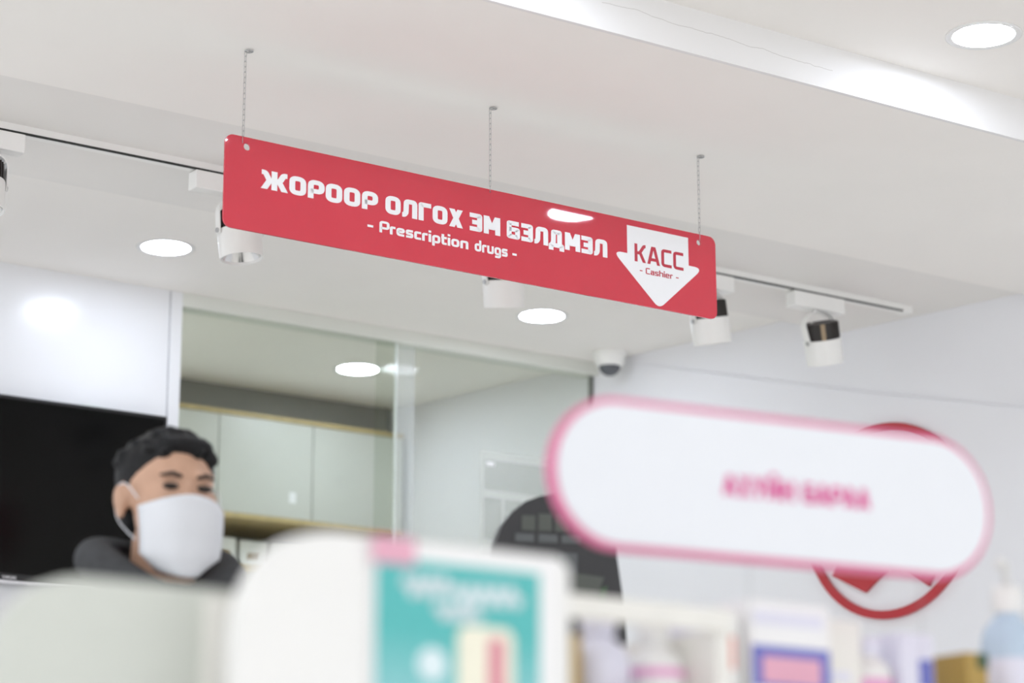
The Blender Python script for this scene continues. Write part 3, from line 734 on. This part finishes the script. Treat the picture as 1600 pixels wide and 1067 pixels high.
def carton(x0, x1, y, z, h, m, label, marks=(), dp=.06):
    b = thing('carton', label, 'carton', ((x0+x1)/2, y, z), group='bottles and cartons on the front shelves'); wd = (x1-x0)/2
    MB().box(-wd, wd, 0, dp, 0, h, .0015).build('carton_body', m, b)
    for k, (a0, a1, c0, c1, mm_) in enumerate(marks):
        MB().box(-wd+2*wd*a0, -wd+2*wd*a1, -.0012-.0006*k, .0005, h*c0, h*c1).build('printed_mark', mm_, b)
    return b
bottle(1.606, 2.175, 1.15, .036, .184, 'lilac', 'lilac', 'plump lilac white bottle behind the cream front rail')
bottle(1.684, 2.175, 1.15, .034, .178, 'white', 'white', 'cream white bottle with a pink label band behind the front rail', ('pinklab', .64, .70))
carton(1.535, 1.550, 2.13, 1.15, .15, 'amber', 'narrow amber carton beside the teal poster', dp=.09)
carton(1.585, 1.650, 2.112, 1.15, .090, 'darkred', 'small dark red carton in front of the lilac bottle', dp=.02)
carton(1.746, 1.773, 2.180, 1.19, 0.165, 'lilac', 'pale lilac carton with a blue patch on the low shelf', [(.1, .95, .50, .72, 'bluelab'), (.2, .8, .55, .66, 'lilac')])
carton(1.778, 1.808, 2.170, 1.19, 0.160, 'white', 'slim white carton with a coral mark on the low shelf', [(.3, .7, .58, .82, 'coral')])
carton(1.814, 1.938, 2.160, 1.19, 0.175, 'vinyl', 'wide white carton with a blue framed pink print on the low shelf', [(.02, .98, .42, .70, 'bluelab'), (.14, .86, .45, .63, 'posterpink'), (.05, .9, .84, .93, 'lilac')])
carton(1.943, 2.006, 2.180, 1.19, 0.165, 'cream', 'plain cream carton in the middle of the low shelf', [(.2, .7, .55, .62, 'lilac')])
bottle(2.038, 2.205, 1.19, .029, .150, 'white', 'lilac', 'white bottle with a pink label on the low shelf', ('pinklab', .50, .66))
carton(2.070, 2.126, 2.180, 1.19, 0.158, 'lilac', 'lilac carton with a blue corner on the low shelf', [(.55, .95, .58, .80, 'bluelab')])
carton(2.163, 2.199, 2.160, 1.19, 0.138, 'amber', 'amber brown carton beside the pale blue bottle', [(.5, 1., .86, 1., 'mutedgreen')])
bottle(2.290, 2.21, 1.19, .036, .235, 'paleblue', 'white', 'pale blue bottle with white pump at the right edge of the picture', ('lilac', .25, .6), pump=True)
bottle(2.360, 2.20, 1.19, .030, .285, 'white', 'green', 'white bottle with a green cap at the right edge of the picture')

# ------------------------------------------------------------------ pill shaped white sign on clear uprights
pc = Vector((2.009*.92, 2.323*.92, .95 + (1.541-.95)*.92)); PYAW = R(5.0)
ps = thing('pill_sign', 'rounded white sign with pink border and magenta lettering in the foreground', 'sign', (pc.x, pc.y, 1.19), -PYAW*0)
PZ = pc.z-1.19
ps.rotation_euler = (0, 0, R(-7.0))
HW, HH = .336*.92, .0965*.92
MB().prism([(x, z+PZ) for x, z in rrect(-HW, HW, -HH, HH, HH-.0005, 16)], 0, .012).build('border', 'pink', ps)
MB().prism([(x, z+PZ) for x, z in rrect(-HW+.0075, HW-.0075, -HH+.0075, HH-.0075, HH-.0085, 16)], -.003, .006).build('face', 'pillface', ps)
word('АХУЙН', -.090*.92, .018*.92, PZ-.013, .024, -.0045, -.0025, 'magenta', ps, s=.2, gap=.12)
word('БАРАА', .032*.92, .135*.92, PZ-.013, .024, -.0045, -.0025, 'magenta', ps, s=.2, gap=.12)
for sx in (-.045, .2): MB().box(sx-.002, sx+.002, .004, .007, 0, PZ-HH+.01).build('clear_upright', 'acrylic', ps)

# ------------------------------------------------------------------ counter and black arched board on it
ct = thing('counter', 'white service counter behind the front shelves', 'counter', (2.6, 3.25, 0))
MB().box(-.45, 1.0, .0, .5, 0, 1.02, .004).build('counter_body', 'white', ct)
MB().box(-.48, 1.03, -.03, .53, 1.02, 1.05, .004).build('counter_top', 'cream', ct)
ab = thing('arched_board', 'black arched display board with grey tags behind the pill shaped sign', 'display board', (2.400, 3.39, 1.05), R(-20))
arch = [(-.150, 0), (.165, 0)]
pts = [(.135, .50)]
for k in range(0, 13):
    a = math.pi*k/12; pts.append((.012 + .112*math.cos(a), .58 + .118*math.sin(a)))
pts.append((-.108, .55))
MB().prism(arch + pts, 0, .03).build('board', 'darkglow', ab)
for k in range(3): MB().box(-.062 + .042*k, -.028 + .042*k, -.002, .001, .612, .626).build('grey_tag', 'greylab', ab)
for k in range(4): MB().box(-.050 + .030*k, -.026 + .030*k, -.002, .001, .632, .664 - .004*abs(k-1.5)).build('grey_tag', 'cardpaper', ab)
MB().box(.015, .050, -.002, .001, .555, .595).build('paper_card', 'greylab', ab)
MB().prism([(.035, .515), (.082, .515), (.098, .555), (.042, .560)], -.003, .001).build('paper_card', 'cardpaper', ab)
MB().prism([(.086, .512), (.098, .512), (.104, .540), (.092, .536)], -.003, .001).build('green_print', 'mutedgreen', ab)
MB().box(-.12, .14, .03, .10, 0, .02).build('foot', 'darkglow', ab)
